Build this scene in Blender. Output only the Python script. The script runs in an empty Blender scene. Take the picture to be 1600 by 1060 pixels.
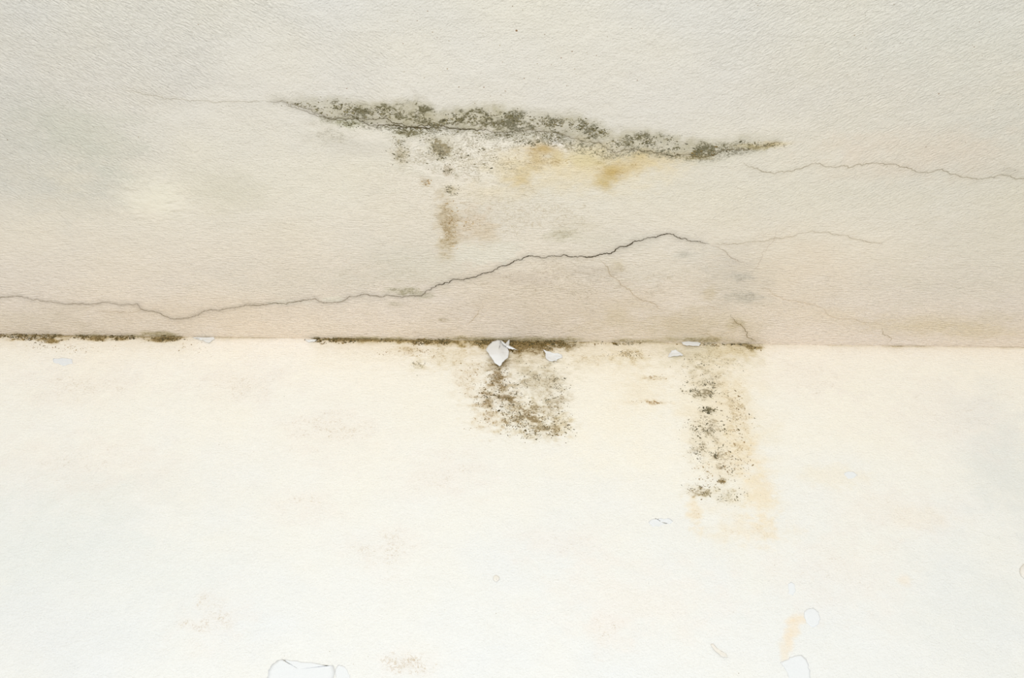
import bpy, bmesh, math, random
import numpy as np
from mathutils import Vector, Matrix

# ------------------------------------------------------------------ camera, world, lights, exposure
sc = bpy.context.scene
COL = sc.collection
H = 2.60                                   # ceiling height
D_SEAM = 1.556                             # lens to the ceiling/wall joint
E = math.radians(42.0)                     # camera pitch
LENS, SENSOR, W, HT = 35.0, 36.0, 1600, 1060
F = W * LENS / SENSOR
ROLL = math.radians(0.72)
es = E - math.atan(3.4 / F)
CD, CH = D_SEAM * math.cos(es), D_SEAM * math.sin(es)
CAM = np.array([0.0, -CD, H - CH])
_f = np.array([0, math.cos(E), math.sin(E)])
_u0 = np.array([0, -math.sin(E), math.cos(E)])
_r0 = np.array([1.0, 0, 0])
_r = _r0 * math.cos(ROLL) + _u0 * math.sin(ROLL)
_u = -_r0 * math.sin(ROLL) + _u0 * math.cos(ROLL)
cd = bpy.data.cameras.new('camera'); cd.lens = LENS; cd.sensor_width = SENSOR; cd.sensor_fit = 'HORIZONTAL'
cd.clip_start = 0.01
cam = bpy.data.objects.new('camera', cd); COL.objects.link(cam)
M = Matrix(((_r[0], _u[0], -_f[0], CAM[0]), (_r[1], _u[1], -_f[1], CAM[1]), (_r[2], _u[2], -_f[2], CAM[2]), (0, 0, 0, 1)))
cam.matrix_world = M
sc.camera = cam

world = bpy.data.worlds.new('world'); sc.world = world; world.use_nodes = True
bg = world.node_tree.nodes['Background']
bg.inputs[0].default_value = (0.955, 0.985, 1.0, 1); bg.inputs[1].default_value = 0.60

def area(name, loc, target, sx, sy, power, col):
    l = bpy.data.lights.new(name, 'AREA'); l.shape = 'RECTANGLE'; l.size = sx; l.size_y = sy
    l.energy = power; l.color = col
    o = bpy.data.objects.new(name, l); COL.objects.link(o); o.location = loc
    o.rotation_euler = (Vector(target) - Vector(loc)).to_track_quat('-Z', 'Y').to_euler()
    return o
area('window_daylight', (-0.1, -2.2, 1.15), (0.0, 0.0, 2.4), 1.0, 0.9, 31, (0.965, 0.985, 1.0))

vs = sc.view_settings
vs.view_transform = 'Standard'; vs.look = 'None'; vs.gamma = 1; vs.use_curve_mapping = False
vs.exposure = 0.18

# ------------------------------------------------------------------ surveying: photo point -> point on a surface, in millimetres
def ray(px, py):
    return _f * F + _r * (px - W / 2) - _u * (py - HT / 2)
def on_ceiling(px, py):                    # (X mm, distance from the joint mm)
    d = ray(px, py); t = CH / d[2]; p = CAM + d * t
    return p[0] * 1000, -p[1] * 1000
def on_wall(px, py):                       # (X mm, distance below the ceiling mm)
    d = ray(px, py); t = CD / d[1]; p = CAM + d * t
    return p[0] * 1000, (H - p[2]) * 1000
def lin(c):
    c = np.array(c, float) / 255.0
    return np.where(c <= 0.04045, c / 12.92, ((c + 0.055) / 1.055) ** 2.4)

# ------------------------------------------------------------------ noise
_tabs = {}
def vn(x, y, seed=0):
    if seed not in _tabs: _tabs[seed] = np.random.default_rng(seed + 11).random((256, 256)).astype(np.float32)
    T = _tabs[seed]
    xi = np.floor(x).astype(np.int64); yi = np.floor(y).astype(np.int64)
    fx = (x - xi); fy = (y - yi)
    fx = fx * fx * (3 - 2 * fx); fy = fy * fy * (3 - 2 * fy)
    x0 = xi & 255; x1 = (xi + 1) & 255; y0 = yi & 255; y1 = (yi + 1) & 255
    return (T[x0, y0] * (1 - fx) + T[x1, y0] * fx) * (1 - fy) + (T[x0, y1] * (1 - fx) + T[x1, y1] * fx) * fy
def fbm(x, y, seed=0, octv=4, gain=0.55):
    s = 0; a = 1; t = 0
    for k in range(octv):
        s = s + a * vn(x * 2 ** k + 17.3 * k, y * 2 ** k + 9.1 * k, seed + k); t += a; a *= gain
    return s / t
def sstep(a, b, x):
    t = np.clip((x - a) / (b - a), 0, 1); return t * t * (3 - 2 * t)

# ------------------------------------------------------------------ a plaster surface: a fine sheet carrying relief, paint colour and dirt
def axis(lo, hi, step, far_lo, far_hi):
    a = list(np.arange(lo, hi + 1e-6, step))
    s = step; v = a[-1]; up = []
    while v < far_hi: s *= 1.35; v = min(v + s, far_hi); up.append(v)
    s = step; v = a[0]; dn = []
    while v > far_lo: s *= 1.35; v = max(v - s, far_lo); dn.append(v)
    return np.array(dn[::-1] + a + up)

class Sheet:
    def __init__(self, conv, k, xs, ss, base):
        self.conv = conv; self.k = k; self.xs = xs; self.ss = ss
        self.X, self.S = np.meshgrid(xs, ss, indexing='ij')
        sh = self.X.shape
        self.h = np.zeros(sh); self.col = np.zeros(sh + (3,)); self.col[:] = base
        self.grain = np.zeros(sh + (4,)); self.dirt = np.zeros(sh + (4,)); self.dirt[..., :3] = lin((120, 105, 70))
        self.amb = fbm(self.X / 9, self.S / 9, 5, 4)          # shared ragged-edge noise
    def pt(self, px, py): return self.conv(px, py)
    def loc(self, px, py):
        a = self.conv(px, py); b = self.conv(px + 1, py); c = self.conv(px, py + 1)
        return a, abs(b[0] - a[0]), abs(c[1] - a[1])
    def win(self, x0, x1, s0, s1):
        i0, i1 = np.searchsorted(self.xs, [x0, x1]); j0, j1 = np.searchsorted(self.ss, [s0, s1])
        return slice(max(i0, 0), max(i1, i0 + 1)), slice(max(j0, 0), max(j1, j0 + 1))
    def mask(self, cx, cy, rx, ry, rag=0.9, soft=0.6, rot=0.0, f=1.0, seed=3, power=1.0):
        (x, s), kx, ks = self.loc(cx, cy)
        Rx, Ry = rx * kx, ry * ks; R = max(Rx, Ry) * 1.8 + 4
        w = self.win(x - R, x + R, s - R, s + R)
        X, S = self.X[w], self.S[w]
        sg = 1 if self.ss is not None else 1
        c, n = math.cos(math.radians(rot)), math.sin(math.radians(rot))
        if self.conv is on_ceiling: n = -n
        u = ((X - x) * c + (S - s) * n) / Rx; v = (-(X - x) * n + (S - s) * c) / Ry
        r = np.sqrt(u * u + v * v)
        nz = fbm(X / 11 * f, S / 8 * f, seed, 5, 0.62) - 0.5
        return w, sstep(1.0 + soft * 0.5, 1.0 - soft, r + nz * rag * 1.6) ** power
    def stain(self, cx, cy, rx, ry, col, a, **kw):
        w, m = self.mask(cx, cy, rx, ry, **kw); m = (m * a)[..., None]
        self.col[w] = self.col[w] * (1 - m) + lin(col) * self.k * m
    def speck(self, cx, cy, rx, ry, col, a, **kw):
        w, m = self.mask(cx, cy, rx, ry, **kw); m = (m * a)
        old = self.dirt[w][..., 3]; mm = (m / np.maximum(old + m, 1e-4))[..., None]
        self.dirt[w][..., :3] = self.dirt[w][..., :3] * (1 - mm) + lin(col) * self.k * mm
        self.dirt[w][..., 3] = np.maximum(old, m)
    def both(self, cx, cy, rx, ry, col, a, col2, a2, **kw):
        self.stain(cx, cy, rx, ry, col, a, **kw); self.speck(cx, cy, rx, ry, col2, a2, **kw)
    def band(self, top, bot, soft_t, soft_b, amp, f=1.0, seed=4):
        P = np.array([self.pt(*p) for p in top]); Q = np.array([self.pt(*p) for p in bot])
        x0, x1 = max(P[:, 0].min(), Q[:, 0].min()), min(P[:, 0].max(), Q[:, 0].max())
        s0, s1 = min(P[:, 1].min(), Q[:, 1].min()) - 25, max(P[:, 1].max(), Q[:, 1].max()) + 25
        w = self.win(x0, x1, s0, s1); X, S = self.X[w], self.S[w]
        a = np.interp(X, P[:, 0], P[:, 1]); b = np.interp(X, Q[:, 0], Q[:, 1])
        nz = (fbm(X / 12 * f, S / 12 * f, seed, 5, 0.6) - 0.5) * 2 * amp
        sg = np.sign(a - b)                                    # outward sense of the top edge
        m = sstep(-soft_t, soft_t * 0.3, (a - S) * sg + nz) * sstep(-soft_b, soft_b * 0.3, (S - b) * sg + nz * 0.15)
        return w, m, X, S, a, b
    def crackline(self, pts, step_mm=0.45, reach=7.0, jag=0.0, seed=1):
        P = np.array(pts)
        w = self.win(P[:, 0].min() - reach * 2, P[:, 0].max() + reach * 2, P[:, 1].min() - reach * 2, P[:, 1].max() + reach * 2)
        X, S = self.X[w], self.S[w]
        best = np.full(X.shape, 1e9); sgn = np.zeros(X.shape)
        for a, b in zip(P[:-1], P[1:]):
            ww = (slice(*np.searchsorted(X[:, 0], [min(a[0], b[0]) - reach * 2, max(a[0], b[0]) + reach * 2])), slice(None))
            x, s = X[ww], S[ww]
            d = b - a; L = d @ d + 1e-9
            t = np.clip(((x - a[0]) * d[0] + (s - a[1]) * d[1]) / L, 0, 1)
            dx = x - a[0] - t * d[0]; ds = s - a[1] - t * d[1]; q = np.sqrt(dx * dx + ds * ds)
            cr = np.sign(d[0] * ds - d[1] * dx)
            up = q < best[ww]
            best[ww] = np.where(up, q, best[ww]); sgn[ww] = np.where(up, cr, sgn[ww])
        fade = sstep(P[:, 0].min() - 2, P[:, 0].min() + 15, X) * sstep(P[:, 0].max() + 2, P[:, 0].max() - 15, X)
        self.h[w] += np.where(sgn > 0, 1, -0.25) * step_mm * np.exp(-best / reach) * fade
        return w, best, fade
    def height(self, x, s):
        i = int(np.clip(np.searchsorted(self.xs, x) - 1, 0, len(self.xs) - 2)); j = int(np.clip(np.searchsorted(self.ss, s) - 1, 0, len(self.ss) - 2))
        fx = np.clip((x - self.xs[i]) / (self.xs[i + 1] - self.xs[i]), 0, 1); fs = np.clip((s - self.ss[j]) / (self.ss[j + 1] - self.ss[j]), 0, 1)
        h = self.h
        return (h[i, j] * (1 - fx) + h[i + 1, j] * fx) * (1 - fs) + (h[i, j + 1] * (1 - fx) + h[i + 1, j + 1] * fx) * fs
    def world_pt(self, x, s, up=0.0):                          # up: mm out of the surface, into the room
        h = self.height(x, s) + up
        if self.conv is on_ceiling: return (x / 1000, -s / 1000, H - h / 1000)
        return (x / 1000, -h / 1000, H - s / 1000)
    def build(self, name, mat, thick):
        nx, ns = self.X.shape
        if self.conv is on_ceiling: co = np.stack([self.X, -self.S, H * 1000 - self.h], -1)
        else: co = np.stack([self.X, -self.h, H * 1000 - self.S], -1)
        co = (co / 1000).reshape(-1, 3)
        idx = np.arange(nx * ns).reshape(nx, ns)
        q = np.stack([idx[:-1, :-1], idx[:-1, 1:], idx[1:, 1:], idx[1:, :-1]], -1).reshape(-1, 4)
        if self.conv is on_wall: q = q.copy()
        else: q = q[:, ::-1]
        if self.conv is on_ceiling: q = q[:, ::-1]
        # back face so the slab has thickness
        nb = len(co); c4 = co[[idx[0, 0], idx[-1, 0], idx[-1, -1], idx[0, -1]]].copy()
        if self.conv is on_ceiling: c4[:, 2] = H + thick
        else: c4[:, 1] = thick
        me = bpy.data.meshes.new(name)
        verts = np.vstack([co, c4]); back = np.array([[nb, nb + 1, nb + 2, nb + 3]])
        nv, nf = len(verts), len(q) + 1
        me.vertices.add(nv); me.vertices.foreach_set('co', verts.ravel().astype(np.float32))
        me.loops.add(nf * 4); me.loops.foreach_set('vertex_index', np.vstack([q, back]).ravel().astype(np.int32))
        me.polygons.add(nf); me.polygons.foreach_set('loop_start', (np.arange(nf) * 4).astype(np.int32))
        me.polygons.foreach_set('loop_total', np.full(nf, 4, np.int32))
        me.polygons.foreach_set('use_smooth', np.ones(nf, bool))
        me.update()
        def attr(n, arr):
            full = np.ones((nv, 4), np.float32); full[:nb, :arr.shape[-1]] = arr.reshape(nb, -1)
            a = me.color_attributes.new(n, 'FLOAT_COLOR', 'POINT'); a.data.foreach_set('color', full.ravel())
        attr('paint', self.col); attr('grain', self.grain); attr('dirt', self.dirt)
        me.materials.append(mat)
        o = bpy.data.objects.new(name, me); COL.objects.link(o); o['kind'] = 'structure'
        return o

# ------------------------------------------------------------------ materials
def nt(name):
    m = bpy.data.materials.new(name); m.use_nodes = True; t = m.node_tree; t.nodes.clear()
    out = t.nodes.new('ShaderNodeOutputMaterial'); b = t.nodes.new('ShaderNodeBsdfPrincipled')
    t.links.new(b.outputs[0], out.inputs[0]); b.inputs['Specular IOR Level'].default_value = 0.2
    return m, t, b
def L(t, a, b): t.links.new(a, b)
def math_(t, op, a, b=None, c=None, clamp=False):
    n = t.nodes.new('ShaderNodeMath'); n.operation = op; n.use_clamp = clamp
    for i, v in enumerate((a, b, c)):
        if v is None: continue
        if isinstance(v, (int, float)): n.inputs[i].default_value = v
        else: L(t, v, n.inputs[i])
    return n.outputs[0]
def noise_(t, vec, scale, detail=3, rough=0.55, dist=0.0):
    n = t.nodes.new('ShaderNodeTexNoise'); n.inputs['Scale'].default_value = scale; n.inputs['Detail'].default_value = detail
    n.inputs['Roughness'].default_value = rough; n.inputs['Distortion'].default_value = dist; L(t, vec, n.inputs['Vector']); return n.outputs[0]
def dirvec(t, pos, flat, ang, sa, sb):                         # brush direction `ang` on the surface
    a = math.radians(ang); out = []
    for cx, cy, s in ((math.cos(a), math.sin(a), sa), (-math.sin(a), math.cos(a), sb)):
        d = t.nodes.new('ShaderNodeVectorMath'); d.operation = 'DOT_PRODUCT'; L(t, pos, d.inputs[0])
        d.inputs[1].default_value = (cx * s, cy * s, 0) if flat else (cx * s, 0, cy * s); out.append(d.outputs['Value'])
    c = t.nodes.new('ShaderNodeCombineXYZ'); L(t, out[0], c.inputs[0]); L(t, out[1], c.inputs[1]); return c.outputs[0]
def plaster(name, flat, bump_mm, rough, grit=0.03):
    m, t, b = nt(name); N = t.nodes
    pos = N.new('ShaderNodeTexCoord').outputs['Object']
    at = {}
    for k in ('paint', 'grain', 'dirt'):
        a = N.new('ShaderNodeAttribute'); a.attribute_name = k; at[k] = a
    sep = N.new('ShaderNodeSeparateColor'); L(t, at['grain'].outputs['Color'], sep.inputs[0])
    g1 = noise_(t, dirvec(t, pos, flat, 2, 95, 400), 1.0, 3, 0.6, 0.4)
    g2 = noise_(t, dirvec(t, pos, flat, -34 if flat else 20, 150, 420), 1.0, 3, 0.6, 0.6)
    g3 = noise_(t, dirvec(t, pos, flat, 36 if flat else -20, 160, 430), 1.0, 3, 0.6, 0.6)
    g4 = noise_(t, pos, 420, 3, 0.6)
    s = math_(t, 'MULTIPLY', g1, sep.outputs[0])
    s = math_(t, 'MULTIPLY_ADD', g2, sep.outputs[1], s)
    s = math_(t, 'MULTIPLY_ADD', g3, sep.outputs[2], s)
    s = math_(t, 'MULTIPLY_ADD', g4, at['grain'].outputs['Alpha'], s)
    low = noise_(t, pos, 60, 2, 0.5)
    s = math_(t, 'MULTIPLY_ADD', low, 0.8, s)
    # dirt threshold
    d1 = noise_(t, dirvec(t, pos, flat, 0, 400, 540), 1.0, 4, 0.75, 0.8)
    d2 = noise_(t, pos, 110, 3, 0.6, 0.5)
    rg = noise_(t, dirvec(t, pos, flat, 0, 105, 135), 1.0, 3, 0.6, 1.2)
    rg = math_(t, 'SUBTRACT', 0.80, math_(t, 'MULTIPLY', math_(t, 'ABSOLUTE', math_(t, 'SUBTRACT', rg, 0.5)), 4.0))
    dn = math_(t, 'ADD', math_(t, 'ADD', math_(t, 'MULTIPLY', d1, 0.55), math_(t, 'MULTIPLY', d2, 0.25)), math_(t, 'MULTIPLY', rg, 0.20))
    thr = math_(t, 'MULTIPLY_ADD', at['dirt'].outputs['Alpha'], -0.40, 0.70)
    fac = math_(t, 'DIVIDE', math_(t, 'SUBTRACT', dn, thr), 0.11, clamp=True)
    fac = math_(t, 'MULTIPLY', fac, math_(t, 'MULTIPLY_ADD', at['dirt'].outputs['Alpha'], 1.6, 0.0, clamp=True), clamp=True)
    # light mottling of the old paint
    mo = noise_(t, pos, 260, 3, 0.7); mo2 = noise_(t, pos, 28, 3, 0.6)
    v = math_(t, 'ADD', math_(t, 'MULTIPLY_ADD', mo, grit * 2, 1 - grit), math_(t, 'MULTIPLY_ADD', mo2, 0.05, -0.025))
    cm = N.new('ShaderNodeVectorMath'); cm.operation = 'SCALE'; L(t, at['paint'].outputs['Color'], cm.inputs[0]); L(t, v, cm.inputs['Scale'])
    mx = N.new('ShaderNodeMix'); mx.data_type = 'RGBA'; L(t, fac, mx.inputs[0]); L(t, cm.outputs[0], mx.inputs[6]); L(t, at['dirt'].outputs['Color'], mx.inputs[7])
    L(t, mx.outputs[2], b.inputs['Base Color']); b.inputs['Roughness'].default_value = rough
    bp = N.new('ShaderNodeBump'); bp.inputs['Strength'].default_value = 1.0; bp.inputs['Distance'].default_value = bump_mm / 1000
    L(t, s, bp.inputs['Height']); L(t, bp.outputs[0], b.inputs['Normal'])
    return m
def flat_mat(name, col, rough=0.7, var=0.06, scale=300, attr=None):
    m, t, b = nt(name); N = t.nodes
    pos = N.new('ShaderNodeTexCoord').outputs['Object']
    n = noise_(t, pos, scale, 3, 0.6)
    v = math_(t, 'MULTIPLY_ADD', n, var * 2, 1 - var)
    cm = N.new('ShaderNodeVectorMath'); cm.operation = 'SCALE'; L(t, v, cm.inputs['Scale'])
    if attr:
        a = N.new('ShaderNodeAttribute'); a.attribute_name = attr; L(t, a.outputs['Color'], cm.inputs[0])
    else: cm.inputs[0].default_value = tuple(col)
    L(t, cm.outputs[0], b.inputs['Base Color']); b.inputs['Roughness'].default_value = rough
    bp = N.new('ShaderNodeBump'); bp.inputs['Distance'].default_value = 0.0002; L(t, n, bp.inputs['Height']); L(t, bp.outputs[0], b.inputs['Normal'])
    return m
M_ceil = plaster('ceiling_plaster', True, 3.1, 0.85)
M_wall = plaster('wall_limewash', False, 1.5, 0.9, 0.04)
M_flake = flat_mat('flake_white', (0.80, 0.80, 0.79), 0.5, 0.02)
M_flake_dull = flat_mat('flake_dull_white', (0.80, 0.80, 0.78), 0.6, 0.02)
M_scale = flat_mat('scale_bluish_white', (0.775, 0.785, 0.785), 0.6, 0.02)
M_flake_cream = flat_mat('flake_cream', (0.80, 0.76, 0.69), 0.7, 0.04)
M_spots = flat_mat('mould_colony', (0, 0, 0), 0.95, 0.15, 900, attr='tone')
M_crack = flat_mat('crack_dirt', (0, 0, 0), 1.0, 0.25, 700, attr='tone')

# ------------------------------------------------------------------ CEILING
KC, KW = 1.02, 0.885
cs = Sheet(on_ceiling, KC, axis(-900, 900, 1.2, -2200, 2200), axis(0, 640, 1.15, 0, 3200), lin((226, 218, 203)) * KC)
X, S = cs.X, cs.S
def grad(sheet, rows):                                         # paint colour over distance from the joint
    s = np.array([r[0] for r in rows]); c = np.array([lin(r[1]) for r in rows]) * sheet.k
    for k in range(3): sheet.col[..., k] = np.interp(sheet.S, s, c[:, k])
grad(cs, [(0, (240, 225, 207)), (60, (235, 221, 204)), (150, (229, 217, 200)), (300, (224, 216, 199)), (450, (219, 212, 199)), (600, (216, 211, 199))])
# old paint goes patchy: warm and cool areas
n1 = fbm(X / 190, S / 150, 21, 4); n2 = fbm(X / 120, S / 110, 31, 4)
cs.col *= (1 + (n1 - 0.5)[..., None] * np.array([0.06, 0.02, -0.10])) * (1 + (n2 - 0.5)[..., None] * 0.05)
st = cs.stain
for a in [(60, 240, 130, 90, (208, 205, 196), .55), (130, 215, 80, 60, (206, 204, 186), .5), (360, 300, 60, 35, (210, 203, 184), .5),
          (240, 310, 45, 30, (226, 219, 200), .6), (1500, 60, 180, 80, (214, 211, 198), .4), (1560, 200, 120, 70, (212, 208, 196), .5),
          (1450, 240, 180, 40, (224, 208, 188), .55), (1550, 400, 160, 90, (218, 209, 190), .5), (1480, 510, 150, 20, (220, 204, 176), .5),
          (1250, 430, 90, 60, (228, 212, 190), .5), (300, 490, 170, 25, (226, 208, 184), .5), (60, 500, 100, 25, (218, 205, 184), .5),
          (545, 225, 65, 22, (208, 201, 188), .6), (640, 235, 50, 30, (216, 209, 194), .5), (640, 410, 100, 45, (212, 206, 191), .55), (740, 330, 70, 60, (214, 205, 188), .45), (1150, 440, 60, 55, (208, 199, 184), .55), (1080, 400, 60, 25, (214, 207, 194), .5), (960, 380, 60, 16, (214, 207, 190), .5), (480, 440, 140, 30, (216, 208, 192), .35), (860, 470, 200, 50, (219, 203, 181), .55), (1060, 505, 130, 25, (216, 200, 170), .6), (700, 330, 150, 80, (224, 214, 198), .5)]:
    st(*a, rag=1.0, soft=1.0, f=0.35)
# mould band above the long upper crack
C1 = [(415, 157), (440, 157), (466, 166), (500, 177), (528, 184), (560, 187), (600, 194), (630, 198), (665, 199), (700, 198), (735, 201), (765, 205), (780, 206), (800, 205), (828, 202), (852, 204), (870, 207), (883, 211), (906, 219), (930, 223), (945, 229), (959, 237), (972, 235), (990, 232), (1008, 235), (1035, 240), (1051, 244), (1065, 241), (1080, 242), (1098, 246), (1119, 241), (1146, 233), (1176, 229), (1200, 227), (1223, 223)]
TOP = [(415, 156), (440, 155), (500, 158), (540, 156), (575, 162), (615, 164), (650, 156), (685, 172), (720, 173), (770, 167), (830, 176), (870, 180), (905, 183), (930, 193), (965, 211), (1000, 206), (1030, 210), (1060, 222), (1120, 226), (1170, 213), (1200, 217), (1225, 222)]
w, m, x, s, a, b = cs.band(TOP, C1, 14, 2, 7)
dens = np.interp(x, [cs.pt(q, 195)[0] for q in (415, 480, 560, 700, 900, 960, 1050, 1100, 1160, 1225)], [.1, .5, .8, .9, .85, .7, .85, .9, .6, .35])
nz = fbm(x / 8, s / 8, 41, 5, .65)
hue = sstep(0.35, 0.65, fbm(x / 45, s / 30, 44, 3))[..., None]
mc = (lin((162, 152, 116)) * hue + lin((174, 166, 140)) * (1 - hue)) * KC
al = (m * dens * (0.55 + 0.9 * (nz - 0.4)))[..., None].clip(0, 1)
cs.col[w] = cs.col[w] * (1 - al) + mc * al
cs.dirt[w][..., 3] = np.maximum(cs.dirt[w][..., 3], m * dens * 0.84 * sstep(.3, .62, fbm(x / 16, s / 12, 47, 4)))
cs.dirt[w][..., :3] = (lin((108, 101, 72)) * hue + lin((122, 117, 96)) * (1 - hue)) * KC
# dirty fringe just below the crack
LOW = [(500, 190), (540, 196), (590, 202), (640, 210), (700, 212), (740, 216), (790, 222), (830, 222), (870, 232), (900, 238), (950, 250), (1000, 243), (1060, 250), (1100, 253), (1150, 242), (1200, 232)]
w, m, x, s, a, b = cs.band(C1, LOW, 2, 16, 8, seed=9)
al = (m * 0.40)[..., None]; cs.col[w] = cs.col[w] * (1 - al) + lin((196, 190, 168)) * KC * al
cs.dirt[w][..., 3] = np.maximum(cs.dirt[w][..., 3], m * 0.55)
# bare, pale scaled area below it
for a in [(760, 245, 120, 42, (234, 226, 212), .75), (560, 205, 70, 16, (230, 222, 208), .5), (690, 300, 90, 30, (228, 218, 202), .6), (865, 225, 14, 9, (240, 234, 226), .9), (878, 232, 7, 12, (240, 234, 226), .9), (760, 395, 60, 18, (226, 220, 204), .7), (520, 468, 22, 5, (232, 224, 206), .8), (450, 473, 30, 4, (234, 224, 206), .8), (655, 205, 70, 8, (232, 226, 214), .7), (660, 420, 60, 25, (224, 216, 199), .5), (1010, 420, 80, 30, (226, 216, 199), .6)]:
    st(*a, rag=1.1, soft=.4)
cs.speck(740, 245, 130, 45, (172, 160, 134), .53, rag=.9, f=.6)
cs.speck(800, 330, 160, 60, (196, 182, 156), 0.48, rag=.9, f=.5)
cs.speck(640, 300, 120, 60, (200, 190, 168), 0.40, rag=.9, f=.5)
cs.speck(900, 440, 220, 50, (190, 176, 152), 0.46, rag=.9, f=.5)
cs.speck(600, 430, 120, 40, (196, 184, 160), 0.42, rag=.9, f=.5)
bt = cs.both
for a in [(690, 232, 25, 20, (186, 176, 146), .6, (140, 126, 92), .75), (626, 238, 15, 22, (200, 188, 162), .6, (160, 146, 112), .6), (640, 207, 30, 7, (170, 164, 130), .5, (120, 112, 80), .75),
          (545, 193, 25, 9, (206, 204, 180), .5, (160, 156, 120), .6), (520, 213, 40, 14, (205, 198, 182), .55, (168, 160, 140), .45), (490, 195, 30, 9, (212, 204, 188), .4, (170, 160, 142), .4),
          (700, 267, 9, 9, (198, 184, 162), .6, (160, 142, 112), .6), (664, 287, 9, 9, (206, 192, 168), .5, (160, 140, 110), .6), (702, 298, 14, 9, (202, 190, 162), .55, (166, 150, 112), .6),
          (1090, 246, 28, 4, (196, 182, 146), .55, (140, 124, 80), .6), (1185, 229, 36, 5, (206, 190, 148), .7, (168, 148, 92), .5),
          (700, 350, 21, 40, (198, 180, 148), .75, (160, 138, 100), .6), (694, 386, 16, 20, (204, 188, 158), .6, (170, 150, 112), .5), (738, 352, 34, 28, (214, 196, 172), .6, (178, 156, 120), .45), (760, 365, 24, 18, (214, 198, 172), .5, (178, 156, 120), .4),
          (880, 368, 30, 10, (204, 196, 172), .6, (168, 158, 130), .5), (905, 350, 40, 12, (216, 206, 186), .5, (180, 168, 140), .4),
          (632, 455, 30, 8, (198, 190, 166), .55, (158, 150, 120), .6), (660, 463, 22, 6, (196, 188, 164), .5, (158, 150, 120), .5), (615, 476, 16, 6, (200, 190, 168), .5, (160, 150, 124), .5),
          (965, 415, 14, 12, (206, 192, 164), .6, (172, 156, 122), .5), (1068, 397, 16, 6, (204, 198, 184), .6, (168, 160, 146), .5), (1155, 433, 26, 8, (204, 196, 182), .6, (166, 158, 142), .5),
          (1165, 465, 30, 10, (202, 194, 178), .65, (166, 156, 140), .5), (1135, 410, 50, 10, (214, 204, 190), .4, (176, 166, 150), .4), (1110, 458, 12, 12, (210, 194, 164), .5, (170, 154, 120), .4),
          (820, 435, 60, 12, (214, 200, 184), .5, (178, 162, 140), .45), (930, 425, 50, 10, (212, 200, 184), .5, (178, 164, 144), .45), (695, 500, 10, 3, (196, 182, 158), .5, (160, 142, 110), .5),
          (1580, 268, 18, 7, (206, 198, 182), .5, (160, 150, 130), .4), (1150, 505, 16, 10, (204, 188, 152), .5, (160, 146, 108), .5)]:
    bt(*a, rag=1.0, soft=.7)
# rusty yellow damp marks
for a in [(905, 262, 125, 32, (226, 210, 176), .85, 1.0, .8), (845, 232, 27, 8, (196, 168, 114), .85, .9, .5), (838, 250, 16, 18, (206, 182, 132), .7, 1, .7), (870, 250, 12, 12, (214, 192, 142), .6, 1, .7),
          (812, 280, 20, 15, (204, 180, 128), .75, 1.1, .7), (800, 262, 28, 24, (224, 206, 166), .5, 1, .9), (958, 268, 20, 13, (196, 168, 106), .9, 1, .6), (946, 286, 16, 12, (202, 178, 120), .8, 1, .7),
          (990, 256, 40, 12, (212, 190, 142), .7, 1.1, .7), (1000, 242, 26, 8, (210, 190, 142), .6, 1, .7), (920, 248, 34, 16, (214, 198, 152), .6, 1.2, .6), (1040, 250, 34, 12, (222, 204, 166), .5, 1, .8), (770, 300, 60, 14, (228, 214, 186), .5, 1, .9), (1210, 224, 22, 4, (206, 186, 138), .6, 1, .6), (1440, 510, 90, 11, (222, 204, 168), .34, 1.8, .6), (1540, 520, 50, 9, (222, 204, 168), .34, 1.8, .6), (1300, 492, 60, 10, (226, 208, 178), .3, 1.6, .6)]:
    st(a[0], a[1], a[2] * 1.12, a[3] * 1.15, a[4], min(1, a[5] * 1.1), rag=a[6] * .6, soft=1.1, f=.8)
cs.speck(850, 245, 60, 24, (176, 146, 92), .5); cs.speck(960, 265, 60, 26, (172, 144, 88), .45)
# dirt creeping up from the joint
def edge(sheet, segs, reach, col, col2, seed, top=0.8, dk=0.95, dash=0.0):
    """segs: (px, strength) along the joint; dirt fades with distance from it"""
    w = sheet.win(-900, 900, 0, reach * 2.5); x, s = sheet.X[w], sheet.S[w]
    k = np.interp(x, [sheet.pt(p, 535)[0] for p, _ in segs], [v for _, v in segs])
    if dash: k = k * (1 - dash + dash * 1.6 * sstep(.32, .62, fbm(x / 22, s * 0 + seed, seed + 7, 4, .6)))
    nz = fbm(x / 10, s / 7, seed, 5, .65); r = reach * (0.25 + 1.5 * k) * (0.35 + 1.3 * nz)
    m = np.exp(-(s / np.maximum(r, .5)) ** 1.4) * sstep(0, .12, k) * np.minimum(1, .35 + k)
    al = (m * top)[..., None]
    sheet.col[w] = sheet.col[w] * (1 - al) + lin(col) * sheet.k * al
    old = sheet.dirt[w][..., 3]; mm = (m / np.maximum(m + old, 1e-3))[..., None]
    sheet.dirt[w][..., :3] = sheet.dirt[w][..., :3] * (1 - mm) + lin(col2) * sheet.k * mm
    sheet.dirt[w][..., 3] = np.maximum(old, m * dk)
SEAM = [(0, .5), (20, .35), (45, .7), (70, .3), (85, .75), (110, .35), (150, .6), (180, .4), (235, .45), (250, .9), (275, .6), (292, .05), (335, .1), (345, .22), (400, .15), (440, .05), (485, .05), (495, .55), (560, .7), (610, .4), (640, .6), (690, .3), (700, .6), (735, .35), (760, .75), (800, .9), (860, .95), (885, .55), (915, .3), (935, .12), (960, .35), (1000, .3), (1010, .15), (1060, .2), (1120, .3), (1165, .45), (1180, .2), (1200, .06), (1290, .04), (1300, .18), (1340, .1), (1375, .1), (1390, .4), (1410, .25), (1470, .08), (1600, .12)]
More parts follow.
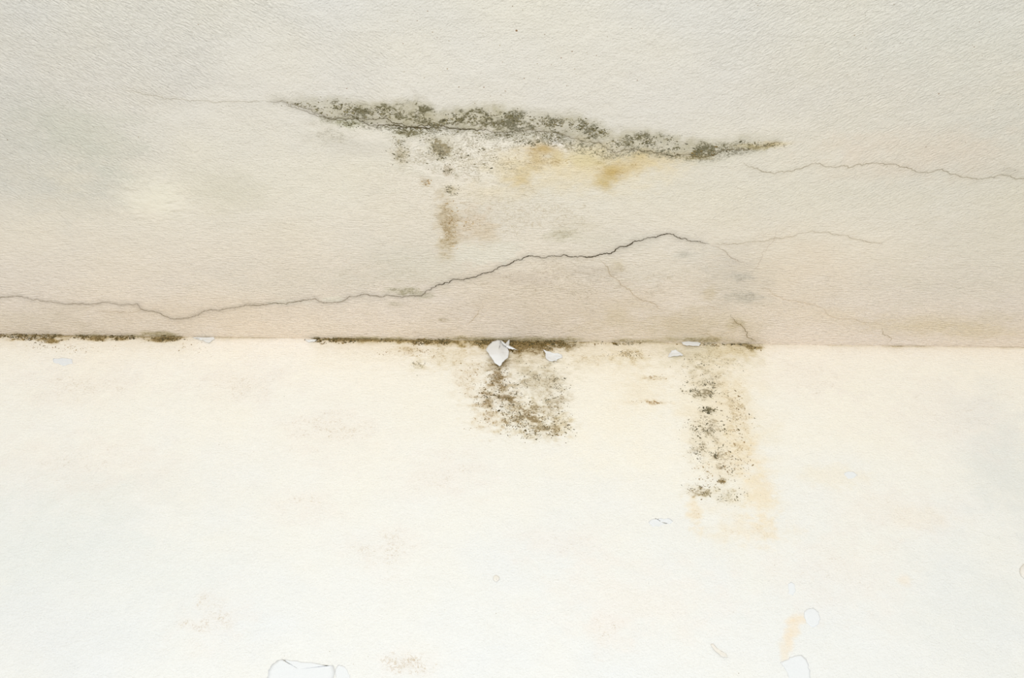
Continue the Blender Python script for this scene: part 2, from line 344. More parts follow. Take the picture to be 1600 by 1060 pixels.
edge(cs, SEAM, 3.2, (176, 158, 112), (112, 96, 52), 61, .7, .85, .8)
for a in [(240, 523, 34, 6), (265, 525, 20, 5), (150, 526, 30, 3), (860, 531, 60, 5), (730, 529, 40, 4), (800, 530, 40, 4), (590, 529, 60, 3), (1000, 533, 60, 4), (1090, 531, 60, 6)]: cs.both(*a, (190, 176, 136), .6, (140, 124, 80), .6, rag=1.1, soft=.8)
edge(cs, [(0, .4), (300, .5), (330, .1), (480, .1), (620, .3), (700, .45), (1050, .6), (1180, .6), (1200, 0), (1600, .1)], 42, (206, 192, 160), (186, 170, 132), 63, .22, .28)

# relief
fadeS = sstep(0, 14, S)
cs.h += (fbm(X / 160, S / 130, 71, 3) - .5) * 4.0 * fadeS + (fbm(X / 40, S / 30, 75, 3) - .5) * 1.0 * fadeS
w, mk = cs.mask(760, 245, 125, 44, rag=1.1, soft=.15); cs.h[w] -= mk * 0.5
w, mk = cs.mask(1030, 420, 90, 34, rag=1.0, soft=.3); cs.h[w] += mk * 0.35
w, mk = cs.mask(240, 310, 42, 28, rag=.6, soft=.5); cs.h[w] += mk * 0.5
for cx, cy, rx, ry in [(760, 392, 50, 16), (520, 467, 22, 5), (452, 472, 28, 4), (395, 473, 20, 3), (870, 228, 12, 10), (640, 380, 40, 18), (1200, 385, 20, 15)]:
    w, mk = cs.mask(cx, cy, rx, ry, rag=1.0, soft=.15); cs.h[w] -= mk * .35
fold = [cs.pt(*p) for p in [(1370, 383), (1410, 362), (1450, 345), (1490, 330), (1540, 315), (1600, 302), (1700, 285)]]
cs.crackline(fold, .35, 9)
# brush direction
Sn = S / 570.0; xn = X / 800.0
hz = np.clip(1.15 - Sn * 1.5, 0, 1) + .25
nzA = fbm(X / 150, S / 120, 81, 3)
sl = sstep(0.2, 0.6, Sn) * sstep(0.0, .5, xn + (nzA - .5) * .9)
bs = sstep(0.2, 0.6, Sn) * sstep(-.2, -.6, xn + (nzA - .5) * .9)
mid = np.clip(1 - sl - bs, 0, 1) * sstep(.3, .8, Sn)
cs.grain[..., 0] = hz * (1 - .7 * np.maximum(sl, bs)) * 1.0
cs.grain[..., 1] = sl * .85 + mid * .3
cs.grain[..., 2] = bs * 1.0
cs.grain[..., 3] = .30 + .2 * mid
w, mk = cs.mask(240, 318, 60, 32, rag=.8, soft=.8); cs.grain[w] *= (1 - .6 * mk)[..., None]

# ------------------------------------------------------------------ WALL
wl = Sheet(on_wall, KW, axis(-900, 900, 1.2, -2200, 2200), axis(0, 640, 1.15, 0, H * 1000), lin((247, 245, 238)) * KW)
X, S = wl.X, wl.S
grad(wl, [(0, (260, 251, 238)), (40, (259, 252, 238)), (110, (255, 250, 238)), (230, (252, 248, 238)), (380, (248, 246, 239)), (640, (246, 245, 240))])
n1 = fbm(X / 170, S / 150, 121, 4); n2 = fbm(X / 70, S / 60, 131, 4)
# damp has yellowed the right-hand half further down
warm = np.exp(-((X - 330) / 330) ** 2) * np.exp(-(S / 300) ** 2)
wl.col *= 1 + warm[..., None] * np.array([.005, .0, -.02])
cool = sstep(.45, .75, n1) * sstep(60, 300, S)
wl.col *= 1 + cool[..., None] * np.array([-.02, -.01, .01]) + (n2 - .5)[..., None] * np.array([.02, .0, -.05])
st = wl.stain; bt = wl.both
for a in [(90, 820, 120, 90, (236, 238, 232), .5), (160, 900, 200, 120, (240, 241, 236), .5), (60, 1000, 150, 80, (240, 240, 238), .5), (1570, 720, 70, 120, (232, 233, 228), .55), (1520, 950, 120, 120, (238, 239, 235), .5),
          (210, 760, 160, 40, (244, 240, 230), .4), (1330, 620, 180, 80, (256, 249, 234), .5), (960, 640, 120, 80, (257, 248, 228), .5), (700, 620, 90, 70, (254, 248, 232), .4)]:
    st(*a, rag=1, soft=1, f=.35)
# faint pink speckle
for cx, cy, rx, ry, a in [(520, 670, 90, 50, .30), (600, 860, 60, 40, .33), (330, 970, 60, 50, .33), (640, 1035, 60, 25, .38), (950, 985, 40, 30, .25), (120, 600, 120, 40, .28), (380, 600, 90, 40, .28), (1260, 590, 80, 40, .26), (1400, 800, 100, 40, .22), (480, 790, 60, 30, .25), (1300, 900, 120, 60, .22), (880, 850, 80, 30, .22), (130, 720, 140, 50, .24), (1480, 650, 120, 60, .22), (700, 740, 80, 40, .25), (1000, 940, 160, 60, .18)]:
    wl.speck(cx, cy, rx, ry, (212, 188, 162), a + .11, rag=1.2, soft=.9, f=.6)
    wl.stain(cx, cy, rx, ry, (248, 238, 228), .3, rag=1.2, soft=.9, f=.6)
wl.dirt[..., 3] = np.maximum(wl.dirt[..., 3], 0.20 + .14 * np.exp(-S / 150) * sstep(.4, .6, fbm(X / 40, S / 25, 401, 4)))
wl.dirt[..., :3] = wl.dirt[..., :3] * .0 + lin((206, 186, 156)) * KW
# dirt hanging down from the joint
edge(wl, SEAM, 5.5, (186, 160, 98), (112, 90, 40), 65, .85, .95, .3)
edge(wl, [(0, .5), (300, .45), (320, .1), (480, .05), (500, .6), (700, .8), (900, .8), (1180, .8), (1200, .25), (1600, .15)], 26, (232, 216, 182), (196, 174, 128), 67, .5, .42)
# brown mass under the curled flake
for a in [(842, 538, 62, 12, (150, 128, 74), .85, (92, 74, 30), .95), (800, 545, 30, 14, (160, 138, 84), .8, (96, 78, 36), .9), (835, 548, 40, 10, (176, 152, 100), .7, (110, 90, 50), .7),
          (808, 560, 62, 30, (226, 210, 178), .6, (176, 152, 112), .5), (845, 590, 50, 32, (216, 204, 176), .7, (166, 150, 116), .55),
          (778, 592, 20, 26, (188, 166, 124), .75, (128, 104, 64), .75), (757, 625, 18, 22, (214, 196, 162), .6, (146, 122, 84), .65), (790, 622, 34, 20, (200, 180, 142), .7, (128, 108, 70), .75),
          (822, 650, 50, 26, (212, 194, 154), .7, (132, 112, 72), .75), (845, 672, 44, 18, (224, 208, 172), .6, (140, 122, 84), .65), (868, 625, 22, 40, (222, 208, 180), .5, (150, 132, 96), .6),
          (730, 590, 26, 40, (240, 226, 200), .5, (196, 172, 134), .5), (765, 655, 30, 22, (236, 220, 190), .5, (176, 150, 110), .5), (700, 560, 40, 18, (240, 226, 196), .5, (190, 168, 124), .5),
          (652, 572, 12, 10, (236, 224, 196), .5, (160, 150, 110), .55), (640, 548, 26, 7, (222, 200, 156), .6, (160, 130, 80), .6), (880, 660, 12, 22, (232, 216, 180), .5, (160, 138, 96), .5),
          (930, 560, 50, 14, (240, 226, 196), .5, (190, 166, 120), .5), (985, 555, 30, 14, (236, 220, 184), .6, (170, 146, 98), .6), (1020, 590, 26, 6, (240, 224, 190), .5, (176, 150, 104), .65), (1018, 629, 30, 5, (240, 220, 186), .5, (176, 144, 96), .65), (1000, 605, 40, 40, (246, 232, 204), .4, (206, 182, 140), .35),
          # long streak to the right
          (1100, 556, 70, 22, (226, 214, 182), .7, (176, 162, 122), .5), (1060, 552, 22, 8, (206, 196, 170), .6, (150, 138, 106), .5), (1150, 548, 36, 12, (232, 214, 174), .7, (172, 150, 104), .5), (1176, 543, 18, 6, (200, 180, 132), .7, (130, 110, 66), .7),
          (1108, 590, 40, 26, (232, 220, 194), .7, (160, 148, 118), .55), (1100, 612, 24, 14, (214, 204, 178), .6, (132, 122, 94), .7), (1106, 641, 14, 8, (170, 158, 124), .75, (86, 78, 52), .85), (1108, 670, 32, 26, (228, 218, 196), .6, (146, 134, 106), .62),
          (1095, 700, 24, 22, (236, 226, 204), .5, (166, 152, 122), .55), (1130, 720, 28, 32, (236, 222, 196), .5, (150, 134, 104), .6), (1127, 752, 8, 6, (196, 182, 146), .6, (120, 104, 66), .75), (1095, 768, 22, 12, (224, 208, 174), .6, (146, 130, 92), .7),
          (1140, 775, 34, 16, (236, 228, 206), .5, (176, 166, 134), .55), (1150, 640, 26, 50, (240, 222, 186), .5, (186, 162, 116), .55), (1155, 700, 20, 40, (242, 222, 184), .5, (190, 164, 116), .5), (1085, 800, 14, 22, (248, 228, 192), .6, (200, 172, 124), .45), (1185, 770, 24, 60, (250, 230, 194), .6, (214, 186, 140), .35), (1170, 830, 70, 20, (248, 232, 204), .4, (206, 184, 146), .4)]:
    a = a[:5] + (a[5] * .95, tuple(min(255, c * 1.04 + 2) for c in a[6]), a[7] * .97)
    bt(*a, rag=1.3, soft=.95)
st(1130, 660, 70, 130, (248, 232, 200), .6, rag=.8, soft=1.0, f=.4)
for a in [(1249, 967, 14, 9, (250, 230, 200), .6), (1240, 981, 10, 17, (250, 230, 200), .55), (1232, 1000, 9, 22, (250, 230, 200), .6), (1226, 1022, 8, 24, (248, 231, 204), .5), (1412, 906, 12, 9, (250, 236, 216), .5), (1440, 810, 50, 20, (250, 238, 218), .3), (1300, 745, 60, 20, (250, 238, 214), .4)]:
    st(*a, rag=.8, soft=.7)
for a in [(785, 566, 12, 12), (772, 556, 10, 10)]: wl.both(*a, (160, 140, 98), .6, (100, 84, 48), .6, rag=.8, soft=1.0)  # shade under the curled flake's lower left rim, painted into the wall colour
for a in [(30, 531, 22, 3), (85, 533, 18, 4.5), (78, 531, 30, 4), (155, 531, 22, 4), (245, 531, 18, 5), (268, 530, 14, 4), (190, 531, 20, 3), (555, 531, 40, 5), (520, 530, 30, 3), (620, 532, 40, 5), (690, 534, 40, 8), (745, 536, 30, 9)]: wl.both(*a, (196, 170, 112), .75, (130, 106, 56), .75, rag=1.2, soft=.8)
# relief
fadeS = sstep(0, 10, S)
wl.h += (fbm(X / 200, S / 200, 171, 3) - .5) * 3.0 * fadeS + (fbm(X / 30, S / 22, 175, 3) - .5) * .5 * fadeS
for cx, cy, rx, ry in [(840, 556, 40, 9), (700, 560, 50, 16), (820, 600, 60, 40), (650, 575, 25, 16), (1120, 640, 50, 80), (800, 650, 60, 30)]:
    w, mk = wl.mask(cx, cy, rx, ry, rag=1.3, soft=.15); wl.h[w] -= mk * .45
wl.grain[..., 0] = .7 * np.exp(-S / 250); wl.grain[..., 1] = .35; wl.grain[..., 2] = .3; wl.grain[..., 3] = .55

# ------------------------------------------------------------------ cracks: (photo points, width mm, colour, lip height mm)
CR = [
    ('long upper ceiling crack, black where the mould meets it', C1, 1.0, (84, 72, 44), .55),
    ('', [(190, 139), (215, 145), (250, 151), (300, 157), (345, 159), (385, 159), (415, 157)], .35, (164, 154, 132), .2),
    ('', [(440, 160), (463, 169), (492, 179), (520, 185), (545, 184)], .5, (110, 98, 74), .3),
    ('', [(528, 178), (560, 183), (590, 185), (612, 190), (640, 197), (700, 200), (733, 201)], .9, (84, 74, 44), .3),
    ('', [(735, 193), (765, 191), (800, 196), (845, 200)], .35, (120, 108, 86), .2),
    ('hairline crack running to the right end of the ceiling', [(1160, 252), (1175, 260), (1190, 268), (1210, 271), (1228, 268), (1245, 264), (1265, 258), (1282, 256), (1300, 262), (1315, 259), (1330, 262), (1350, 258), (1380, 256), (1395, 257), (1410, 262), (1425, 264), (1435, 270), (1455, 270), (1470, 265), (1485, 273), (1500, 277), (1520, 280), (1545, 279), (1562, 273), (1580, 277), (1600, 279), (1660, 286)], .5, (136, 122, 92), .35),
    ('wavy middle crack, dark and open towards the centre', [(-60, 470), (0, 465), (35, 463), (60, 468), (100, 474), (140, 475), (180, 474), (215, 474), (224, 484), (250, 489), (268, 497), (290, 497), (310, 492), (335, 484), (370, 480), (400, 477), (434, 474), (460, 472), (490, 467), (501, 472), (523, 472), (540, 468), (555, 464), (584, 463), (631, 464), (657, 463), (676, 450), (694, 443), (708, 437), (739, 433), (767, 425), (794, 413), (817, 403), (831, 399), (849, 403), (870, 400), (895, 401), (924, 401), (951, 396), (975, 385), (984, 382), (993, 376), (1014, 371), (1032, 367), (1053, 367), (1068, 372), (1080, 377), (1098, 379), (1110, 382)], 1.15, (72, 62, 44), .8),
    ('', [(1110, 382), (1135, 382), (1160, 380), (1200, 376), (1213, 371), (1235, 369), (1250, 364), (1265, 362), (1290, 363), (1320, 368), (1333, 374), (1352, 377), (1385, 384)], .5, (176, 162, 138), .45),
    ('', [(148, 485), (185, 487), (207, 488), (226, 484)], .4, (170, 150, 120), .3),
    ('', [(375, 478), (392, 474), (425, 474)], .4, (150, 134, 108), .3),
    ('', [(1112, 383), (1128, 390), (1140, 401), (1152, 406), (1163, 414)], .45, (160, 142, 120), .3),
    ('', [(1172, 432), (1180, 420), (1190, 405), (1200, 385), (1210, 372), (1212, 360)], .4, (186, 170, 150), .25),
    ('', [(936, 402), (946, 414), (955, 430), (970, 445), (985, 453), (996, 465), (1010, 472), (1022, 475), (1035, 486)], .5, (172, 150, 116), .35),
    ('short kinked crack running down into the joint', [(1142, 490), (1147, 500), (1158, 508), (1165, 518), (1172, 528), (1182, 535.5)], .95, (140, 122, 90), .6),
    ('', [(1098, 480), (1110, 479), (1125, 486)], .4, (180, 160, 130), .3),
    ('', [(1182, 452), (1202, 452), (1222, 467), (1258, 473), (1282, 481), (1294, 493), (1312, 498), (1345, 503), (1378, 508)], .4, (190, 170, 142), .3),
    ('', [(1377, 511), (1382, 524), (1394, 530), (1388, 538)], .7, (150, 132, 92), .4),
    ('', [(757, 473), (748, 486), (737, 502), (728, 510)], .4, (170, 146, 104), .2),
    ('', [(1085, 517), (1110, 523), (1135, 535)], .35, (180, 158, 118), .2),
    ('', [(263, 498), (263, 508)], .35, (180, 160, 130), .2),
]
rng = random.Random(5)
def jag(pts, amp, rnd, levels=4):
    P = [np.array(p, float) for p in pts]
    L0 = 14.0
    for lv in range(levels):
        Q = [P[0]]
        for a, b in zip(P[:-1], P[1:]):
            d = b - a; ln = math.hypot(*d)
            if ln > 1.8:
                n = np.array([-d[1], d[0]]) / ln
                Q.append((a + b) / 2 + n * rnd.gauss(0, amp * ln * (.085 if ln > 8 else .15)))
            Q.append(b)
        P = Q
    return P
crack_build = []
for lab, pts, wd, colr, lip in CR:
    P = jag([cs.pt(*p) for p in pts], 1.0, rng)
    P = [p for p in P if p[1] >= 0.2]
    w, best, fade = cs.crackline(P, lip, 6.5)
    g = np.exp(-(best / (3.5 + wd)) ** 1.3) * fade * min(1, wd * .55) * .45
    cs.col[w] = cs.col[w] * (1 - g[..., None]) + lin(colr) * KC * g[..., None] * 1.3
    crack_build.append((lab, P, wd, colr))
ceiling = cs.build('ceiling', M_ceil, .15)
wall = wl.build('wall_back', M_wall, .15)

def mesh_obj(name, verts, faces, mat, parent=None, tone=None, smooth=True):
    me = bpy.data.meshes.new(name); me.from_pydata(verts, [], faces); me.materials.append(mat)
    if smooth: me.polygons.foreach_set('use_smooth', np.ones(len(me.polygons), bool))
    if tone is not None:
        a = me.color_attributes.new('tone', 'FLOAT_COLOR', 'POINT')
        a.data.foreach_set('color', np.hstack([np.array(tone), np.ones((len(tone), 1))]).astype(np.float32).ravel())
    me.update()
    o = bpy.data.objects.new(name, me); COL.objects.link(o)
    if parent: o.parent = parent
    return o

# cracks: dirt-packed fissures, each its own part of the ceiling
for lab, P, wd, colr in crack_build:
    V, Fc, T = [], [], []
    n = len(P); acc = np.cumsum([0] + [math.hypot(*(P[i + 1] - P[i])) for i in range(n - 1)])
    tot = acc[-1]
    for i, p in enumerate(P):
        a, b = P[max(i - 1, 0)], P[min(i + 1, n - 1)]; d = b - a; d = d / (math.hypot(*d) + 1e-9); nn = np.array([-d[1], d[0]])
        prof = min(1, acc[i] / 25 + .15, (tot - acc[i]) / 25 + .15)
        px = p[0] + 800
        k = wd * prof * (0.45 + 1.1 * float(vn(np.array([acc[i] / 14]), np.array([wd * 7]), 91)[0])) * (.8 + .4 * rng.random())
        if lab.startswith('wavy'):
            k *= float(np.interp(px, [0, 200, 420, 660, 700, 800, 960, 1050, 1110], [.35, .4, .6, .45, 1.0, 1.0, 1.35, 1.0, .4]))
        if lab.startswith('long'):
            k *= float(np.interp(p[0], [cs.pt(q, 200)[0] for q in (420, 600, 620, 735, 760, 1000, 1100, 1223)], [.4, .6, 1.5, 1.5, .4, .5, .8, .5]))
        k = max(k, .12)
        q0, q1 = p - nn * k / 2, p + nn * k / 2
        hmax = max(cs.height(q0[0], q0[1]), cs.height(q1[0], q1[1]), cs.height(p[0], p[1])) - cs.height(p[0], p[1])
        c = lin(colr) * KC
        if lab.startswith('wavy'): c = c * float(np.interp(px, [0, 600, 700, 1060, 1110], [3.6, 2.6, 1.0, 1.0, 2.5]))
        if lab.startswith('long'): c = c * float(np.interp(p[0], [cs.pt(q, 200)[0] for q in (420, 600, 735, 900, 1223)], [1.5, .8, .8, 1.5, 1.6]))
        for q, up in ((q0, -.1), (q0 * .7 + p * .3, .10), (q1 * .7 + p * .3, .10), (q1, -.1)):
            ww = cs.world_pt(q[0], max(q[1], .1), 0); ww2 = (ww[0], ww[1], H - (cs.height(p[0], p[1]) + hmax + up) / 1000)
            V.append(ww2); T.append(c * rng.uniform(.8, 1.15))
        if i:
            b0 = 4 * i
            for j in range(3): Fc.append((b0 - 4 + j, b0 + j, b0 + j + 1, b0 - 3 + j))
    o = mesh_obj('crack', V, Fc, M_crack, ceiling, T)
    if lab: o['label'] = lab

# ------------------------------------------------------------------ mould colonies: thousands of tiny raised spots (uncountable)
nrg = np.random.default_rng(8)
def colony(name, label, cat, clusters, seed, group=None):
    """clusters: (sheet, px, py, rx, ry, count, colours, size mm, clump threshold)"""
    V, Fc, T = [], [], []
    for (sh, cx, cy, rx, ry, cnt, cols, size, thr) in clusters:
        (x0, s0), kx, ks = sh.loc(cx, cy)
        g = nrg.normal(size=(cnt * 3, 2)) * np.array([rx * kx, ry * ks]) * .55 + np.array([x0, s0])
        f = fbm(g[:, 0] / 5 + seed, g[:, 1] / 4, 95, 4, .7); f2 = fbm(g[:, 0] / 17 + seed * 3, g[:, 1] / 13, 195, 3)
        rdg = 1 - np.abs(fbm(g[:, 0] / 9 + seed, g[:, 1] / 7, 295, 3) - .5) * 6
        g = g[(f * .55 + f2 * .35 + rdg * .10 > thr) & (g[:, 1] > .3)][:cnt]
        for x, s in g:
            r = size * float(np.exp(nrg.normal() * .45)) * .5
            col = lin(cols[nrg.integers(len(cols))]) * sh.k * nrg.uniform(.75, 1.2)
            b = len(V); k = 6; a0 = nrg.uniform(0, 6.28); st_ = nrg.uniform(.9, 2.6); th = nrg.normal() * (.5 if sh is cs else 1.2)
            ct, stn = math.cos(th), math.sin(th)
            for j in range(k):
                a = a0 + j * 6.2832 / k; rr = r * nrg.uniform(.6, 1.3); u, v = rr * math.cos(a) * st_, rr * math.sin(a)
                V.append(sh.world_pt(x + u * ct - v * stn, max(s + u * stn + v * ct, .1), -.03)); T.append(col)
            V.append(sh.world_pt(x, s, min(.25 * r + .08, .3))); T.append(col)
            for j in range(k):
                t = (b + j, b + (j + 1) % k, b + k); Fc.append(t)
    o = mesh_obj(name, V, Fc, M_spots, None, T)
    o['kind'] = 'stuff'; o['label'] = label; o['category'] = cat
    if group: o['group'] = group
    return o
OL = [(104, 96, 66), (84, 78, 54), (122, 113, 86), (134, 124, 92), (108, 103, 82)]
BR = [(122, 100, 56), (100, 82, 42), (146, 122, 78), (92, 80, 50), (160, 136, 92)]
GR = [(140, 132, 108), (122, 112, 88), (160, 150, 124), (104, 98, 76)]
PB = [(176, 152, 112), (160, 134, 96), (190, 168, 132)]
cl = []
for i, (x, y, rx, ry, n) in enumerate([(480, 163, 30, 4, 120), (520, 167, 26, 9, 380), (545, 172, 24, 9, 420), (580, 178, 26, 8, 420), (610, 180, 20, 9, 360), (625, 196, 40, 4, 340), (650, 186, 28, 12, 520), (690, 190, 30, 8, 420), (665, 202, 50, 4, 420), (715, 184, 26, 8, 420), (745, 182, 30, 8, 420), (780, 184, 26, 9, 480), (800, 184, 14, 9, 300), (830, 188, 26, 7, 380), (872, 190, 18, 7, 420), (860, 193, 30, 8, 260), (905, 194, 26, 7, 380), (925, 205, 16, 7, 340), (940, 209, 14, 6, 200), (975, 225, 24, 8, 280), (1005, 220, 30, 8, 320), (1030, 222, 26, 9, 300), (1050, 232, 30, 7, 260), (1090, 239, 28, 5, 420), (1075, 240, 26, 5, 260), (1130, 234, 30, 5, 200), (1170, 225, 30, 6, 180), (1000, 236, 60, 4, 140), (1196, 226, 26, 3, 130),
                                       (545, 193, 26, 7, 150), (640, 210, 24, 6, 130), (790, 212, 50, 9, 420), (850, 216, 26, 10, 380), (830, 222, 20, 6, 200)]):
    cl.append((cs, x, y, rx, ry, int(n * .62), OL if x < 1060 else OL + BR[:1], .82, .47))
colony('mould_growth', 'dark grey-green mould band clinging to the long upper ceiling crack', 'mould', cl, 1)
cl = [(cs, x, y, rx, ry, n, c, .9, .47) for x, y, rx, ry, n, c in [(690, 232, 24, 18, 380, GR), (626, 238, 14, 18, 130, GR), (625, 222, 14, 8, 80, GR), (700, 267, 8, 9, 50, GR), (664, 286, 9, 7, 50, PB), (702, 298, 12, 8, 90, GR), (705, 345, 14, 32, 200, PB), (735, 352, 12, 10, 70, PB), (740, 245, 70, 24, 160, GR)]]
colony('mould_spots', 'speckled olive mould patches on the pale scaled ceiling below the upper crack', 'mould', cl, 2)
def seamrun(x0, x1, dn, base):
    out = []; x = x0
    sx = [p for p, _ in SEAM]; sv = [v for _, v in SEAM]
    while x < x1:
        k = float(np.interp(x, sx, sv)); y = 523.9 + (x / 1600) * 19.8
        k *= .35 + 1.5 * float(sstep(.35, .65, vn(np.array([x / 21.0]), np.array([.5]), 333)[0])); k = min(k, 1)
        out.append((wl, x, y + 1 + 2.0 * k, 10, .8 + 3.2 * k * base, int(70 * k * k * dn), BR + OL[:2], 1.0, .44))
        out.append((cs, x, y - .6, 10, .6 + 1.2 * k * base, int(26 * k * k * dn), BR + OL[:2], .95, .46))
        x += 8
    return out
colony('seam_mould', 'olive-brown mould along the joint at the left end of wall and ceiling', 'mould', seamrun(2, 290, 1.2, 1.0) + [(wl, 300, 548, 24, 14, 60, PB, .8, .5), (wl, 110, 545, 60, 8, 120, PB, .8, .5), (wl, 76, 535, 16, 5, 80, BR, 1, .45)], 3)
colony('seam_mould', 'thick dark mould along the joint in the middle of the wall', 'mould', seamrun(488, 900, 1.5, 1.0) + [(wl, 842, 537, 50, 8, 700, BR, 1.15, .42), (wl, 805, 538, 20, 8, 300, BR, 1.15, .42), (wl, 640, 550, 50, 8, 160, PB, .8, .48), (wl, 655, 570, 12, 10, 40, GR, .8, .45)], 4)
colony('seam_mould', 'thin broken mould along the joint right of the two small chips', 'mould', seamrun(905, 1185, .9, .7) + [(wl, 1146, 536.5, 2.5, 1.5, 60, [(50, 42, 20)], 1.1, .2), (wl, 1155, 537, 3, 1.5, 60, [(50, 42, 20)], 1.1, .2), (wl, 985, 553, 30, 7, 130, BR, .8, .48), (wl, 1020, 590, 20, 3, 40, PB, .8, .45), (wl, 1018, 629, 26, 2, 60, PB, .8, .45)], 5)
colony('mould_patch', 'brown branching mould patch on the wall below the big curled flake', 'mould', [(wl, x, y, rx, ry, n, c, z, t) for x, y, rx, ry, n, c, z, t in [(778, 588, 16, 20, 260, BR, .95, .46), (760, 620, 18, 18, 180, BR, .9, .48), (790, 622, 32, 16, 340, BR + GR, .95, .47), (820, 650, 46, 22, 520, BR + GR, .95, .48), (846, 672, 40, 12, 300, BR + GR, .95, .49), (868, 620, 20, 34, 240, GR, .9, .5), (840, 590, 44, 22, 260, GR, .85, .5), (765, 655, 26, 20, 120, PB, .85, .5), (735, 585, 24, 30, 90, PB, .8, .5), (885, 665, 8, 16, 60, GR, .8, .5)]], 6)
colony('mould_streak', 'grey-brown speckled mould streak running down the wall on the right', 'mould', [(wl, x, y, rx, ry, n, c, z, t) for x, y, rx, ry, n, c, z, t in [(1100, 608, 30, 12, 240, GR + OL, .9, .48), (1106, 641, 11, 5, 170, OL, 1.0, .42), (1092, 590, 26, 12, 110, GR, .85, .5), (1108, 670, 30, 20, 260, GR + OL, .9, .5), (1096, 700, 24, 18, 160, GR, .85, .5), (1130, 718, 28, 28, 260, GR + PB, .9, .5), (1127, 752, 6, 4, 50, BR, 1.0, .4), (1097, 768, 22, 9, 120, BR + GR, .9, .47), (1140, 775, 34, 12, 90, GR, .85, .5), (1150, 650, 24, 44, 200, PB + BR, .85, .5), (1158, 700, 18, 34, 90, PB, .85, .5), (1104, 745, 26, 26, 80, PB, .8, .5), (1110, 570, 50, 10, 120, GR, .8, .5), (1176, 543, 14, 4, 80, BR, .9, .45)]], 7)
# fly specks and pinholes
def specks(name, label, parent, pts, sheet, cols, size):
    V, Fc, T = [], [], []
    for px, py, k in pts:
        x, s = sheet.pt(px, py); r = size * k / 2; col = lin(cols[nrg.integers(len(cols))]) * sheet.k; b = len(V)
        for j in range(8):
            a = j * .7854; rr = r * nrg.uniform(.8, 1.2); V.append(sheet.world_pt(x + rr * math.cos(a), s + rr * math.sin(a), -.02)); T.append(col)
        V.append(sheet.world_pt(x, s, .35)); T.append(col)
        for j in range(8): Fc.append((b + j, b + (j + 1) % 8, b + 8))
    o = mesh_obj(name, V, Fc, M_spots, parent, T); o['kind'] = 'stuff'; o['label'] = label
known = [(807, 48, 1.9), (699, 107, 1.2), (781, 71, 1.0), (894, 81, 1.1), (668, 17, .9), (676, 50, 1.1), (801, 9, .9), (663, 121, .9), (756, 136, 1.1), (717, 135, .9), (789, 142, .9), (819, 122, 1.0), (785, 97, .8), (877, 91, .9), (630, 68, .9), (652, 32, .8), (621, 33, .8), (616, 50, .7), (851, 54, .9), (841, 122, .8), (898, 108, .9), (932, 87, .8), (949, 58, .8), (987, 45, .8), (996, 126, .9), (742, 161, .8), (1467, 147, 1.3), (1552, 171, .9), (1522, 73, 1.0), (1335, 55, 1.1), (1353, 75, .8), (1362, 65, .8), (1447, 230, 1.0), (1259, 72, .8), (1397, 7, .8), (1312, 86, .8), (1591, 163, .9), (1508, 222, .8), (12, 218, 1.1), (216, 215, .9), (310, 38, .9), (152, 311, .7), (227, 389, .9), (542, 138, 1.0), (717, 136, .8), (790, 142, 1.0), (766, 327, 1.0), (446, 274, .8), (472, 290, .7), (1120, 250, .8), (531, 500, .8)]
for _ in range(70):
    known.append((nrg.uniform(560, 1600), nrg.uniform(0, 150), nrg.uniform(.35, .8)))
specks('fly_specks', 'scattered tiny brown specks over the upper ceiling', ceiling, known, cs, [(150, 132, 106), (166, 150, 124), (140, 112, 84)], 1.5)
kw = [(632, 637, 1.0), (444, 620, .9), (180, 593, .9), (515, 1018, .9), (575, 1026, .8), (552, 1038, .8), (695, 953, .7), (775, 959, .9), (1154, 1053, 1.0), (1210, 884, .9), (1562, 842, .8), (105, 850, .7), (342, 695, 1.0), (1375, 688, .7), (1146, 957, .7), (311, 603, .8), (391, 606, .9)]
for _ in range(60): kw.append((nrg.uniform(0, 1600), nrg.uniform(580, 1050), nrg.uniform(.3, .6)))
specks('fly_specks', 'sparse faint pinhead specks over the white wall', wall, kw, wl, [(176, 166, 146), (196, 184, 166)], 1.3)

